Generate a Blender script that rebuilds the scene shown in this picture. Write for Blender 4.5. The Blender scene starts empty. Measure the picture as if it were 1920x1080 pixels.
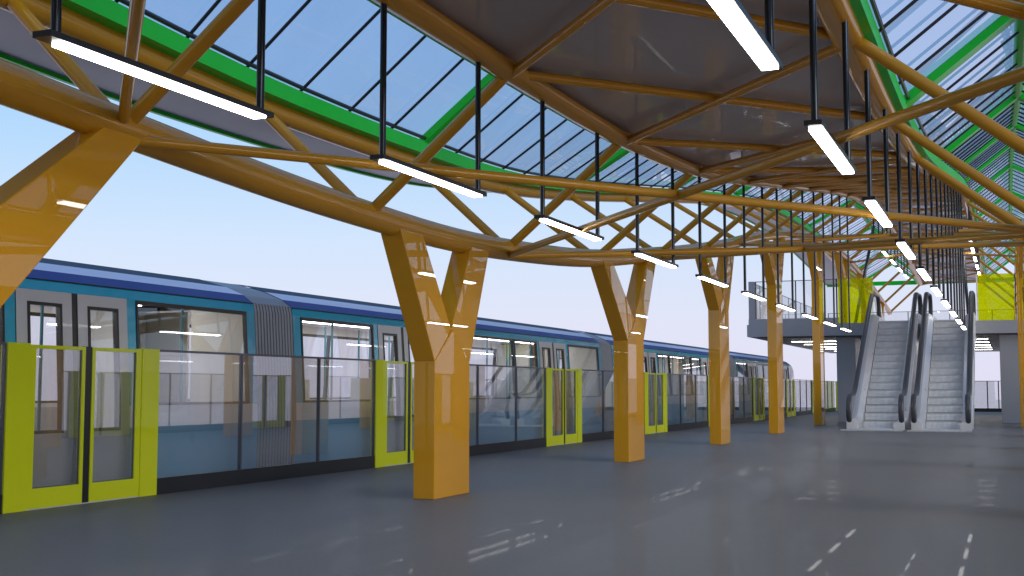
import bpy, bmesh, math, random
from mathutils import Vector
random.seed(7)
S = 1.15            # one layout unit = eye height = 1.15 m
XS = 0.928          # scale of the cross-platform axis
scene = bpy.context.scene
col = scene.collection
PI = math.pi

# ------------------------------------------------------------------ materials
def newmat(name):
    m = bpy.data.materials.new(name); m.use_nodes = True
    nt = m.node_tree; nt.nodes.clear()
    return m, nt, nt.nodes, nt.links

def paint(name, rgb, rough=0.4, metal=0.0, coat=0.0, var=0.08, scale=1.5, bump=0.0, bscale=30.0,
          spec=0.5, rvar=0.08, stretch=(1, 1, 1), coat_rough=0.03):
    m, nt, N, L = newmat(name)
    out = N.new('ShaderNodeOutputMaterial'); b = N.new('ShaderNodeBsdfPrincipled')
    tc = N.new('ShaderNodeTexCoord'); mp = N.new('ShaderNodeMapping'); mp.inputs['Scale'].default_value = stretch
    no = N.new('ShaderNodeTexNoise'); no.inputs['Scale'].default_value = scale; no.inputs['Detail'].default_value = 5
    L.new(tc.outputs['Object'], mp.inputs['Vector']); L.new(mp.outputs['Vector'], no.inputs['Vector'])
    mix = N.new('ShaderNodeMix'); mix.data_type = 'RGBA'
    mix.inputs[6].default_value = (*[c * (1 - var) for c in rgb], 1)
    mix.inputs[7].default_value = (*[min(1, c * (1 + var)) for c in rgb], 1)
    L.new(no.outputs['Fac'], mix.inputs[0]); L.new(mix.outputs[2], b.inputs['Base Color'])
    mr = N.new('ShaderNodeMapRange'); mr.inputs[3].default_value = max(0.0, rough - rvar); mr.inputs[4].default_value = rough + rvar
    L.new(no.outputs['Fac'], mr.inputs[0]); L.new(mr.outputs[0], b.inputs['Roughness'])
    b.inputs['Metallic'].default_value = metal
    b.inputs['Specular IOR Level'].default_value = spec
    b.inputs['Coat Weight'].default_value = coat; b.inputs['Coat Roughness'].default_value = coat_rough
    if bump:
        n2 = N.new('ShaderNodeTexNoise'); n2.inputs['Scale'].default_value = bscale; n2.inputs['Detail'].default_value = 3
        L.new(mp.outputs['Vector'], n2.inputs['Vector'])
        bp = N.new('ShaderNodeBump'); bp.inputs['Strength'].default_value = bump; bp.inputs['Distance'].default_value = 0.02
        L.new(n2.outputs['Fac'], bp.inputs['Height']); L.new(bp.outputs['Normal'], b.inputs['Normal'])
        if coat: L.new(bp.outputs['Normal'], b.inputs['Coat Normal'])
    L.new(b.outputs[0], out.inputs[0])
    return m

def glass(name, tint, f0=0.1, haze=0.0, haze_col=(0.6, 0.65, 0.8), rough=0.0):
    """thin architectural glass: clear transmission, fresnel mirror, a little surface film"""
    m, nt, N, L = newmat(name)
    out = N.new('ShaderNodeOutputMaterial')
    tr = N.new('ShaderNodeBsdfTransparent'); tr.inputs[0].default_value = (*tint, 1)
    gl = N.new('ShaderNodeBsdfGlossy'); gl.inputs['Roughness'].default_value = rough
    lw = N.new('ShaderNodeLayerWeight'); lw.inputs['Blend'].default_value = 0.5
    pw = N.new('ShaderNodeMath'); pw.operation = 'POWER'; pw.inputs[1].default_value = 4.0
    L.new(lw.outputs['Facing'], pw.inputs[0])
    mu = N.new('ShaderNodeMath'); mu.operation = 'MULTIPLY_ADD'; mu.use_clamp = True
    mu.inputs[1].default_value = 0.8 - f0; mu.inputs[2].default_value = f0
    L.new(pw.outputs[0], mu.inputs[0])
    base = tr.outputs[0]
    if haze:
        df = N.new('ShaderNodeBsdfDiffuse'); df.inputs[0].default_value = (*haze_col, 1)
        tl = N.new('ShaderNodeBsdfTranslucent'); tl.inputs[0].default_value = (*haze_col, 1)
        a = N.new('ShaderNodeMixShader'); a.inputs[0].default_value = 0.5
        L.new(df.outputs[0], a.inputs[1]); L.new(tl.outputs[0], a.inputs[2])
        no = N.new('ShaderNodeTexNoise'); no.inputs['Scale'].default_value = 0.7; no.inputs['Detail'].default_value = 4
        tc = N.new('ShaderNodeTexCoord'); L.new(tc.outputs['Object'], no.inputs['Vector'])
        mr = N.new('ShaderNodeMapRange'); mr.inputs[1].default_value = 0.3; mr.inputs[2].default_value = 0.7
        mr.inputs[3].default_value = haze * 0.6; mr.inputs[4].default_value = haze * 1.4
        L.new(no.outputs['Fac'], mr.inputs[0])
        h = N.new('ShaderNodeMixShader'); L.new(mr.outputs[0], h.inputs[0])
        L.new(tr.outputs[0], h.inputs[1]); L.new(a.outputs[0], h.inputs[2]); base = h.outputs[0]
    mx = N.new('ShaderNodeMixShader')
    L.new(mu.outputs[0], mx.inputs[0]); L.new(base, mx.inputs[1]); L.new(gl.outputs[0], mx.inputs[2])
    L.new(mx.outputs[0], out.inputs[0])
    return m

def lamp_mat(name, strength, rgb=(1, 1, 1)):
    m, nt, N, L = newmat(name)
    out = N.new('ShaderNodeOutputMaterial'); e = N.new('ShaderNodeEmission')
    e.inputs[0].default_value = (*rgb, 1); e.inputs[1].default_value = strength
    L.new(e.outputs[0], out.inputs[0]); return m

def step_mat(name):
    m, nt, N, L = newmat(name)
    out = N.new('ShaderNodeOutputMaterial'); b = N.new('ShaderNodeBsdfPrincipled')
    tc = N.new('ShaderNodeTexCoord'); w = N.new('ShaderNodeTexWave'); w.wave_type = 'BANDS'; w.bands_direction = 'X'
    w.inputs['Scale'].default_value = 9.0; w.inputs['Distortion'].default_value = 0
    L.new(tc.outputs['Object'], w.inputs['Vector'])
    cr = N.new('ShaderNodeMapRange'); cr.inputs[3].default_value = 0.50; cr.inputs[4].default_value = 1.0
    L.new(w.outputs['Fac'], cr.inputs[0])
    no = N.new('ShaderNodeTexNoise'); no.inputs['Scale'].default_value = 6
    L.new(tc.outputs['Object'], no.inputs['Vector'])
    mu = N.new('ShaderNodeMath'); mu.operation = 'MULTIPLY'
    mr = N.new('ShaderNodeMapRange'); mr.inputs[3].default_value = .8; mr.inputs[4].default_value = 1.15
    L.new(no.outputs['Fac'], mr.inputs[0]); L.new(cr.outputs[0], mu.inputs[0]); L.new(mr.outputs[0], mu.inputs[1])
    L.new(mu.outputs[0], b.inputs['Base Color'])
    b.inputs['Metallic'].default_value = 0.15; b.inputs['Roughness'].default_value = 0.42
    L.new(b.outputs[0], out.inputs[0]); return m

def floor_mat(name):
    m, nt, N, L = newmat(name)
    out = N.new('ShaderNodeOutputMaterial'); b = N.new('ShaderNodeBsdfPrincipled')
    tc = N.new('ShaderNodeTexCoord')
    n1 = N.new('ShaderNodeTexNoise'); n1.inputs['Scale'].default_value = 0.35; n1.inputs['Detail'].default_value = 6
    n2 = N.new('ShaderNodeTexNoise'); n2.inputs['Scale'].default_value = 40; n2.inputs['Detail'].default_value = 4
    L.new(tc.outputs['Object'], n1.inputs['Vector']); L.new(tc.outputs['Object'], n2.inputs['Vector'])
    mix = N.new('ShaderNodeMix'); mix.data_type = 'RGBA'
    mix.inputs[6].default_value = (0.172, 0.167, 0.166, 1); mix.inputs[7].default_value = (0.215, 0.207, 0.205, 1)
    L.new(n1.outputs['Fac'], mix.inputs[0])
    m2 = N.new('ShaderNodeMix'); m2.data_type = 'RGBA'; m2.blend_type = 'MULTIPLY'; m2.inputs[0].default_value = 0.25
    L.new(mix.outputs[2], m2.inputs[6]); L.new(n2.outputs['Color'], m2.inputs[7])
    L.new(m2.outputs[2], b.inputs['Base Color'])
    mr = N.new('ShaderNodeMapRange'); mr.inputs[1].default_value = .3; mr.inputs[2].default_value = .7
    mr.inputs[3].default_value = 0.50; mr.inputs[4].default_value = 0.56
    L.new(n1.outputs['Fac'], mr.inputs[0]); L.new(mr.outputs[0], b.inputs['Roughness'])
    b.inputs['Specular IOR Level'].default_value = 0.08
    b.inputs['Coat Weight'].default_value = 0.03; b.inputs['Coat Roughness'].default_value = 0.02; b.inputs['Coat IOR'].default_value = 1.4
    bp = N.new('ShaderNodeBump'); bp.inputs['Strength'].default_value = 0.05; bp.inputs['Distance'].default_value = 0.01
    L.new(n2.outputs['Fac'], bp.inputs['Height']); L.new(bp.outputs['Normal'], b.inputs['Normal'])
    L.new(b.outputs[0], out.inputs[0]); return m

M = {}
M['yellow'] = paint('glossy_amber_paint', (0.68, 0.315, 0.012), rough=0.5, coat=1.0, var=0.05, scale=0.9, spec=0.1, coat_rough=0.0)
M['tube'] = paint('amber_tube_paint', (0.58, 0.275, 0.016), rough=0.5, coat=0.6, var=0.08, scale=1.2, spec=0.15, bump=0.012, bscale=6, coat_rough=0.04)
M['green'] = paint('green_frame_paint', (0.008, 0.60, 0.02), rough=0.38, coat=0.08, var=0.08, spec=0.3)
M['ceiling'] = paint('dark_grey_ceiling_sheet', (0.46, 0.42, 0.42), rough=0.5, var=0.05, scale=0.6, spec=0.2, coat=0.35, coat_rough=0.05, bump=0.0)
M['soffit'] = paint('grey_soffit_sheet', (0.24, 0.24, 0.27), rough=0.4, var=0.06, scale=0.6)
M['black'] = paint('black_metal', (0.018, 0.019, 0.022), rough=0.35, var=0.2)
M['rod'] = paint('dark_steel_rod', (0.035, 0.038, 0.045), rough=0.16, metal=0.55, var=0.1)
M['kick'] = paint('black_plinth_paint', (0.013, 0.014, 0.018), rough=0.3, var=0.2)
M['rail'] = paint('dark_grey_rail', (0.10, 0.105, 0.13), rough=0.3, metal=0.3)
M['lime'] = paint('lime_yellow_paint', (0.68, 0.73, 0.012), rough=0.5, spec=.1, coat=0.5, var=0.04)
M['floor'] = floor_mat('grey_polished_floor')
M['concrete'] = paint('smooth_grey_concrete', (0.33, 0.335, 0.36), rough=0.5, var=0.09, scale=0.8, bump=0.03, bscale=14)
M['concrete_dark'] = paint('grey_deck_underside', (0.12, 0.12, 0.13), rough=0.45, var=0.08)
M['teal'] = paint('teal_train_paint', (0.012, 0.36, 0.54), rough=0.25, coat=0.5, var=0.06)
M['teal_low'] = paint('slate_blue_train_paint', (0.15, 0.45, 0.68), rough=0.3, coat=0.3, var=0.06)
M['band_grey'] = paint('light_grey_train_band', (0.72, 0.72, 0.74), rough=0.3, var=0.04)
M['blue'] = paint('royal_blue_train_stripe', (0.022, 0.05, 0.27), rough=0.5, spec=.2, coat=0.0, var=0.04)
M['pale'] = paint('pale_blue_train_roof', (0.74, 0.78, 0.92), rough=0.6, spec=.2, var=0.04)
M['roofgrey'] = paint('slate_train_roof', (0.055, 0.085, 0.12), rough=0.7, spec=.15, var=0.06)
M['door'] = paint('grey_train_door', (0.55, 0.53, 0.53), rough=0.35, coat=0.2, var=0.05)
M['bellows'] = paint('dark_rubber_bellows', (0.075, 0.075, 0.085), rough=0.5, var=0.15)
M['bellows_rib'] = paint('pale_bellows_rib', (0.34, 0.34, 0.36), rough=0.5, var=0.1)
M['seal'] = paint('black_window_seal', (0.014, 0.012, 0.010), rough=0.35, var=0.1)
M['inner'] = paint('cream_train_interior', (0.80, 0.78, 0.76), rough=0.4, var=0.04)
M['inner2'] = paint('beige_train_partition', (0.66, 0.65, 0.57), rough=0.4, var=0.05)
M['seat'] = paint('pale_train_seat', (0.45, 0.43, 0.46), rough=0.4, var=0.06)
M['pole'] = paint('teal_grab_pole', (0.02, 0.22, 0.30), rough=0.25)
M['steel'] = paint('brushed_steel', (0.72, 0.71, 0.71), rough=0.3, metal=0.3, var=0.10, scale=3, stretch=(1, .15, 1))
M['belt'] = paint('black_handrail_rubber', (0.05, 0.051, 0.057), rough=0.4, var=0.1)
M['step'] = step_mat('ribbed_escalator_step')
M['edge'] = paint('pale_step_edge', (0.62, 0.62, 0.60), rough=0.35, metal=0.3)
M['white'] = paint('white_trim', (0.85, 0.85, 0.85), rough=0.4)
M['trackbed'] = paint('track_bed_concrete', (0.17, 0.17, 0.17), rough=0.8, var=0.2, scale=3, bump=0.3)
M['railsteel'] = paint('rail_steel', (0.3, 0.27, 0.24), rough=0.3, metal=0.8)
M['psd_glass'] = glass('screen_glass', (0.95, 0.96, 0.97), f0=0.20, haze=0.07, haze_col=(.85, .86, .9))
M['train_glass'] = glass('train_window_glass', (0.93, 0.93, 0.95), f0=0.12)
M['sky_glass'] = glass('skylight_glass', (0.72, 0.80, 0.94), f0=0.13, haze=0.14, haze_col=(0.5, 0.62, 0.9))
M['lime_glass'] = glass('translucent_lime_glass', (0.92, 0.95, 0.03), f0=0.05, haze=0.35, haze_col=(0.85, 0.88, 0.01))
M['bal_glass'] = glass('balustrade_glass', (0.95, 0.96, 0.97), f0=0.05)
M['lamp'] = lamp_mat('lit_lamp_diffuser', 17.0, (1.0, 0.98, 0.95))
M['train_lamp'] = lamp_mat('lit_train_ceiling_strip', 10.0, (1.0, 0.97, 0.93))

# ------------------------------------------------------------------ mesh builder (layout units, x to the right, y along the platform)
ORG = {}
class MB:
    def __init__(s): s.v = []; s.f = []; s.mi = []; s.sm = []; s.m = 0
    def add(s, vs, fs, smooth=False):
        b = len(s.v); s.v += [tuple(p) for p in vs]
        for f in fs: s.f.append([b + i for i in f]); s.mi.append(s.m); s.sm.append(smooth)
        return s
    def box(s, x0, x1, y0, y1, z0, z1):
        x0, x1 = min(x0, x1), max(x0, x1); y0, y1 = min(y0, y1), max(y0, y1); z0, z1 = min(z0, z1), max(z0, z1)
        vs = [(x0, y0, z0), (x1, y0, z0), (x1, y1, z0), (x0, y1, z0), (x0, y0, z1), (x1, y0, z1), (x1, y1, z1), (x0, y1, z1)]
        return s.add(vs, [(0, 3, 2, 1), (4, 5, 6, 7), (0, 1, 5, 4), (1, 2, 6, 5), (2, 3, 7, 6), (3, 0, 4, 7)])
    def prism_yz(s, poly, x0, x1, lean=None):
        n = len(poly); L0 = [(x0 + (lean(p[1]) if lean else 0), p[0], p[1]) for p in poly]
        L1 = [(x1 + (lean(p[1]) if lean else 0), p[0], p[1]) for p in poly]
        return s.add(L0 + L1, [tuple(range(n)), tuple(range(2 * n - 1, n - 1, -1))] +
                     [(i, i + n, (i + 1) % n + n, (i + 1) % n) for i in range(n)])
    def prism_xy(s, poly, z0, z1):
        n = len(poly); L0 = [(p[0], p[1], z0) for p in poly]; L1 = [(p[0], p[1], z1) for p in poly]
        return s.add(L0 + L1, [tuple(range(n - 1, -1, -1)), tuple(range(n, 2 * n))] +
                     [(i, (i + 1) % n, (i + 1) % n + n, i + n) for i in range(n)])
    def path(s, pts, r, n=10, cap=True, closed=False, sx=1.0, side=None):
        P = [Vector(p) for p in pts]; rings = []; up = Vector((0, 0, 1))
        for i, p in enumerate(P):
            a = P[i - 1] if (i > 0 or closed) else p; b = P[(i + 1) % len(P)] if (i < len(P) - 1 or closed) else p
            t = (b - a).normalized()
            u = up if abs(t.z) < 0.95 else Vector((0, 1, 0))
            e1 = Vector(side) if side else t.cross(u).normalized(); e2 = e1.cross(t).normalized()
            rr = r[i] if isinstance(r, (list, tuple)) else r
            rings.append([p + e1 * (rr * sx * math.cos(2 * PI * k / n)) + e2 * (rr * math.sin(2 * PI * k / n)) for k in range(n)])
        vs = [q for R in rings for q in R]; fs = []; m = len(rings)
        for i in range(m if closed else m - 1):
            j = (i + 1) % m
            for k in range(n): fs.append((i * n + k, j * n + k, j * n + (k + 1) % n, i * n + (k + 1) % n))
        s.add(vs, fs, True)
        if cap and not closed:
            s.add(rings[0], [tuple(range(n))]); s.add(rings[-1], [tuple(range(n - 1, -1, -1))])
        return s
    def grid(s, rows, smooth=False, close=False):
        n = len(rows[0]); vs = [p for r in rows for p in r]; fs = []
        for i in range(len(rows) - 1):
            for k in range(n if close else n - 1):
                fs.append((i * n + k, (i + 1) * n + k, (i + 1) * n + (k + 1) % n, i * n + (k + 1) % n))
        return s.add(vs, fs, smooth)
    def build(s, name, mat, parent=None, org=None, bevel=0.0, recalc=True):
        me = bpy.data.meshes.new(name)
        if org is None and parent is not None: org = ORG.get(parent.name)
        o0 = Vector(org) if org is not None else Vector((0, 0, 0))
        me.from_pydata([((p[0] - o0.x) * S * XS, (p[1] - o0.y) * S, (p[2] - o0.z) * S) for p in s.v], [], s.f)
        mats = mat if isinstance(mat, (list, tuple)) else [mat]
        for k in mats: me.materials.append(M[k])
        me.polygons.foreach_set('material_index', s.mi); me.polygons.foreach_set('use_smooth', s.sm)
        me.update()
        bm = bmesh.new(); bm.from_mesh(me)
        if recalc: bmesh.ops.recalc_face_normals(bm, faces=bm.faces)
        if bevel:
            es = [e for e in bm.edges if len(e.link_faces) == 2 and e.calc_face_angle(0) > 0.5 and not e.smooth is False]
            bmesh.ops.bevel(bm, geom=es, offset=bevel * S, segments=2, affect='EDGES', profile=0.5, clamp_overlap=True)
        bm.to_mesh(me); bm.free()
        o = bpy.data.objects.new(name, me); col.objects.link(o)
        if parent is not None:
            o.parent = parent
            if org is not None: ORG[o.name] = tuple(o0)
        return o

def tag(o, label=None, cat=None, group=None, kind=None):
    if label: o['label'] = label
    if cat: o['category'] = cat
    if group: o['group'] = group
    if kind: o['kind'] = kind
    elif cat: o['kind'] = 'thing'
    return o
def thing(name, loc, label, cat, group=None, rz=0):
    o = bpy.data.objects.new(name, None); col.objects.link(o)
    o.location = (loc[0] * S * XS, loc[1] * S, loc[2] * S); o.rotation_euler = (0, 0, rz); o.empty_display_size = 0.2
    return tag(o, label, cat, group, 'thing')
def kids(o): return list(o.children)
def copy_tree(o, parent=None):
    ch = list(KIDS.get(o.name, []))
    c = o.copy(); col.objects.link(c)
    if parent is not None: c.parent = parent
    KIDS[c.name] = []
    for k in ch: KIDS[c.name].append(copy_tree(k, c))
    return c
KIDS = {}
def register(o):
    """remember the tree below o so that copies need no scene update"""
    def rec(p):
        KIDS[p.name] = [q for q in bpy.data.objects if q.parent == p]
        for q in KIDS[p.name]: rec(q)
    rec(o)
ORD = ['nearest', 'second', 'third', 'fourth', 'fifth', 'sixth', 'seventh', 'eighth', 'ninth', 'tenth', 'eleventh', 'twelfth', 'thirteenth', 'fourteenth']

# ------------------------------------------------------------------ profiles
def pchip(T):
    xs = [a for a, b in T]; ys = [b for a, b in T]; n = len(xs)
    h = [xs[i + 1] - xs[i] for i in range(n - 1)]; d = [(ys[i + 1] - ys[i]) / h[i] for i in range(n - 1)]
    m = [d[0]] + [0] * (n - 2) + [d[-1]]
    for i in range(1, n - 1): m[i] = (d[i - 1] * h[i] + d[i] * h[i - 1]) / (h[i] + h[i - 1])
    def f(x):
        x = min(max(x, xs[0]), xs[-1]); i = 0
        while i < n - 2 and x > xs[i + 1]: i += 1
        t = (x - xs[i]) / h[i]
        return ((2*t**3 - 3*t*t + 1) * ys[i] + (t**3 - 2*t*t + t) * h[i] * m[i] + (-2*t**3 + 3*t*t) * ys[i + 1] + (t**3 - t*t) * h[i] * m[i + 1])
    return f
# heights above the platform floor (eye height = 1)
ZC = pchip([(-11, 3.67), (0, 3.56), (5, 3.54), (9, 3.53), (12, 3.57), (15.2, 3.77), (18.35, 4.13), (21.2, 4.51), (25, 5.03), (31, 5.79),
            (35, 6.19), (39, 6.43), (43, 6.53), (48, 6.46), (53, 6.21), (60, 5.77)])
ZE = pchip([(-11, 3.10), (0, 2.84), (5, 2.58), (8.9, 2.40), (11, 2.38), (13, 2.46), (15.3, 2.62), (17.5, 2.87), (21.2, 3.34), (23.4, 3.66),
            (27, 4.24), (30, 4.65), (35, 5.15), (41, 5.38), (48, 5.20), (54, 4.85), (60, 4.40)])
XO = pchip([(-11, 6.2), (5.75, 6.25), (9, 6.5), (12, 6.55), (15.2, 6.8), (18.35, 6.95), (30, 7.0), (60, 7.0)])
CX = 2.5                       # platform centre line lies 2.5 units left of the camera
XE = 2.93                      # eave tube, from the centre line
XCI = 1.44                     # ceiling tube, from the centre line
def X(side, off): return -CX + side * off      # side -1 = train side seen in the picture, +1 = the other one
P = 3.15
def Yn(k): return 9.03 + P * k
K0, K1 = -6, 16
YS = [Yn(K0) + i * P / 5 for i in range((K1 - K0) * 5 + 1)]

# ------------------------------------------------------------------ platform, track beds
fl = MB().box(X(-1, 5.70), X(1, 5.70), -12, 60.0, -0.45, 0)
tag(fl.build('platform_floor', 'floor'), kind='structure')
for sd in (-1, 1):
    tb = MB().box(X(sd, 5.72), X(sd, 9.2), -12, 62, -1.3, -1.0)
    tag(tb.build('track_bed', 'trackbed'), kind='structure')
    for i, r in enumerate((6.75, 8.0)):
        rr = MB().box(X(sd, r), X(sd, r + .06), -12, 62, -1.0, -0.87)
        rr.box(X(sd, r - .05), X(sd, r + .11), -12, 62, -0.998, -0.97)
        tag(rr.build('running_rail', 'railsteel'), '%s running rail on the track bed %s' % (('inner', 'outer')[i], 'under the train' if sd < 0 else 'of the empty opposite track'), 'rail', 'running rails')

# ------------------------------------------------------------------ Y columns
def column(sd, yc, spread, label):
    zk = (ZE(yc) - 1.12) if abs(spread - 1.63) > .01 else 1.20
    root = thing('forked_column', (X(sd, 2.9), yc, 0), label, 'column', 'amber forked columns')
    if sd < 0: xo, xi = X(sd, 3.0), X(sd, 2.767)
    else: xo, xi = X(sd, 2.767), X(sd, 3.0)
    org = (X(sd, 2.9), yc, 0)
    w = 0.395; aw = 0.225 if spread < 1.6 else .185
    zl = ZE(yc - spread) + 0.03; zr = ZE(yc + spread) + 0.03
    crotch = zk + 0.26 + 0.04 * (zl - zk)
    sh = MB().prism_yz([(yc - w, 0), (yc + w, 0), (yc + w, zk), (yc, crotch), (yc - w, zk)], min(xo, xi), max(xo, xi))
    sh.build('shaft', 'yellow', root, org, bevel=0.008)
    def lean(z): return sd * max(0, (z - zk)) * 0.045
    for sg, zt in ((-1, zl), (1, zr)):
        poly = [(yc + sg * w, zk), (yc, crotch), (yc + sg * (spread - aw), zt), (yc + sg * (spread + aw), zt)]
        if sg > 0: poly = poly[::-1]
        a = MB().prism_yz(poly, min(xo, xi) + 0.003, max(xo, xi) - 0.003, lean)
        a.build('arm', 'yellow', root, org, bevel=0.008)
    return root
spr = {0: 1.63, 1: 0.78, 2: 1.12, 3: 1.12}
desc = ['leftmost amber forked column, only its wide leaning arm in frame', 'largest complete amber forked column in front of the yellow platform doors',
        'second complete amber forked column from the front on the train side', 'third complete amber forked column from the front on the train side',
        'fourth complete amber forked column, just left of the mezzanine deck corner', 'fifth amber forked column, slim and seen before the mezzanine deck and left pier',
        'sixth amber column on the train side, rising behind the mezzanine front', 'seventh amber column on the train side, far under the mezzanine', 'farthest amber column on the train side at the platform end']
for k in range(-2, 9):
    yc = {-2: -8.2, -1: -1.9, 0: 4.38, 1: 10.68, 2: 16.9, 3: 22.8, 4: 28.8, 5: 35.8, 6: 42.1, 7: 48.4, 8: 54.7}[k]
    lb = desc[k] if k >= 0 else ['amber forked column on the train side just behind the camera', 'amber forked column on the train side well behind the camera'][-k - 1]
    column(-1, yc, spr.get(k, 1.15), lb)
    if k >= 0: lb = '%s amber forked column of the row on the right edge of the platform' % ORD[k]
    else: lb = 'amber forked column of the right row %s the camera' % ('beside and behind', 'far behind')[-k - 1]
    column(1, yc, spr.get(k, 1.15), lb)

# ------------------------------------------------------------------ roof
roof = thing('station_roof', (X(1, 0), 0, 0), 'long canopy of amber tubes, dark grey ceiling sheets and green framed skylights over the platform', 'roof')
RO = (X(1, 0), 0, 0)
TR = {'e': 0.12, 'c': 0.085, 'o': 0.105, 's': 0.050, 't': 0.036}
def ept(sd, y): return (X(sd, XE), y, ZE(y) + 0.09)
def cpt(sd, y): return (X(sd, XCI), y, ZC(y))
def opt(sd, y): return (-CX + sd * (XO(y) - CX), y, ZC(y) - 0.04)
YF = [Yn(K0) + i * P / 8 for i in range((K1 - K0) * 8 + 1)]
for sd in (-1, 1):
    MB().path([ept(sd, y) for y in YF], TR['e'], 16).build('eave_tube', 'tube', roof, RO)
    c = MB().path([(X(sd, XCI - .03), y, ZC(y)) for y in YF], .072, 16, sx=1.75)
    c.build('ceiling_tube', 'tube', roof, RO)
    MB().path([opt(sd, y) for y in YF], TR['o'], 14).build('outer_tube', 'tube', roof, RO)
    # grey overhang beyond the outer tube
    def section(offs): return [[(-CX + sd * (XO(y) - CX + a), y, ZC(y) + b) for a, b in offs] for y in YF]
    sf = MB().grid(section([(-0.02, .03), (1.45, .10), (1.45, .16), (-0.02, .11)]), close=True)
    sfo = sf.build('soffit_panel', 'soffit', roof, RO)
    fa = MB().grid(section([(1.452, .07), (1.50, .07), (1.50, .19), (1.452, .19)]), close=True)
    fa.build('fascia', 'green', sfo)
    sfo_children = None
# central opaque ceiling
cp = MB().grid([[(X(-1, XCI + .02), y, ZC(y) + .07), (X(1, XCI + .02), y, ZC(y) + .07), (X(1, XCI + .02), y, ZC(y) + .20), (X(-1, XCI + .02), y, ZC(y) + .20)] for y in YF], close=True)
cpo = cp.build('ceiling_sheet', 'ceiling', roof, RO)
sm = MB()
for k in range(K0, K1 + 1):
    y = Yn(k)
for sd in (-1, 1):
    y = Yn(K1) if sd > 0 else Yn(K0)
    MB().box(X(-1, 4.5 + 1.45), X(1, 4.5 + 1.45), y + sd * .01, y + sd * .06, ZC(y) + .0, ZC(y) + .19).build('end_fascia', 'green', roof, RO)
# struts
for k in range(K0, K1 + 1):
    y = Yn(k); ye = min(y + .22, Yn(K1))
    for sd in (-1, 1):
        MB().path([ept(sd, ye), cpt(sd, y)], TR['s'], 12).build('inner_strut', 'tube', roof, RO)
        MB().path([ept(sd, ye), opt(sd, y)], TR['s'], 12).build('outer_strut', 'tube', roof, RO)
    if k < K1:
        for sd in (-1, 1):
            a = cpt(sd, y); b = cpt(-sd, Yn(k + 1)); dz = -0.0 if sd < 0 else -0.03
            MB().path([(a[0], a[1], a[2] + dz), (b[0], b[1], b[2] + dz)], 0.040, 10).build('ceiling_brace', 'tube', roof, RO)
    if k % 2 and k + 2 <= K1 and y < 42:       # cross ties between the eave tubes, one X per column bay
        for sd in (-1, 1):
            a = ept(sd, ye); b = ept(-sd, min(Yn(k + 2) + .22, Yn(K1))); dz = -0.07 if k >= -1 else 0.02
            MB().path([(a[0], a[1], a[2] + dz), (b[0], b[1], b[2] + dz)], TR['t'], 12).build('cross_tie', 'tube', roof, RO)
# skylights: a low glazed gable on either side of the ceiling, one unit per 6.3 bay
def sky_rows(sd, y, d=0.0):
    xo = XO(y) - CX - 0.16; xi = XCI + 0.12; xr = (XO(12) - CX + XCI) / 2
    z0 = ZC(y) + 0.13; zr = ZC(y) + 0.97
    return [(-CX + sd * xi, y, z0 + d), (-CX + sd * xr, y, zr + d), (-CX + sd * xo, y, z0 + d)]
mods = [Yn(-5) + 6.3 * i for i in range(-1, 11)]
for sd in (-1, 1):
    for i in range(len(mods)):
        y0 = max(mods[i], Yn(K0)); y1 = min(mods[i] + 6.3, Yn(K1))
        if y1 - y0 < 1: continue
        n = max(1, round((y1 - y0) / 0.9)); ys = [y0 + (y1 - y0) * j / n for j in range(n + 1)]
        unit = MB()
        # curbs
        for side in (0, 1):
            rows = []
            for y in ys:
                if side: a, b = XO(y) - CX - 0.23, XO(y) - CX - 0.03
                else: a, b = XCI + 0.04, XCI + 0.17
                rows.append([(-CX + sd * a, y, ZC(y) + .0), (-CX + sd * b, y, ZC(y) + .0), (-CX + sd * b, y, ZC(y) + .14), (-CX + sd * a, y, ZC(y) + .14)])
            unit.grid(rows, close=True)
        sk = unit.build('skylight', 'green', roof, RO)
        rb = MB(); rb.path([(sky_rows(sd, y)[1][0], y, sky_rows(sd, y)[1][2] + .02) for y in ys], 0.08, 8)
        rb.build('ridge_beam', 'green', sk)
        for yy in ((y0 + .06, y1 - .06) if 0 < i else (y1 - .06,)):
            a, r, b = sky_rows(sd, yy)
            rr = MB()
            for p, q in ((a, r), (r, b)):
                d = (Vector(q) - Vector(p)); ww = Vector((0, .055, 0)); up = Vector((0, 0, .05))
                P0, P1 = Vector(p), Vector(q)
                rr.add([P0 - ww - up, P0 + ww - up, P0 + ww + up, P0 - ww + up, P1 - ww - up, P1 + ww - up, P1 + ww + up, P1 - ww + up],
                       [(0, 1, 2, 3), (7, 6, 5, 4), (0, 4, 5, 1), (1, 5, 6, 2), (2, 6, 7, 3), (3, 7, 4, 0)])
            rr.build('rib', 'green', sk)
        ml = MB()
        for y in ys[1:-1]:
            a, r, b = sky_rows(sd, y, -0.01)
            ml.path([a, r], 0.015, 6); ml.path([r, b], 0.015, 6)
        for e in (0, 2):
            ml.path([(sky_rows(sd, y, -.0)[e][0] + (-sd if e == 2 else sd) * .07, y, sky_rows(sd, y)[e][2] + .045) for y in ys], 0.02, 6)
        ml.build('mullions', 'black', sk)
        g = MB().grid([sky_rows(sd, y, 0.035) for y in ys]); g.build('glass', 'sky_glass', sk, recalc=False)

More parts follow.
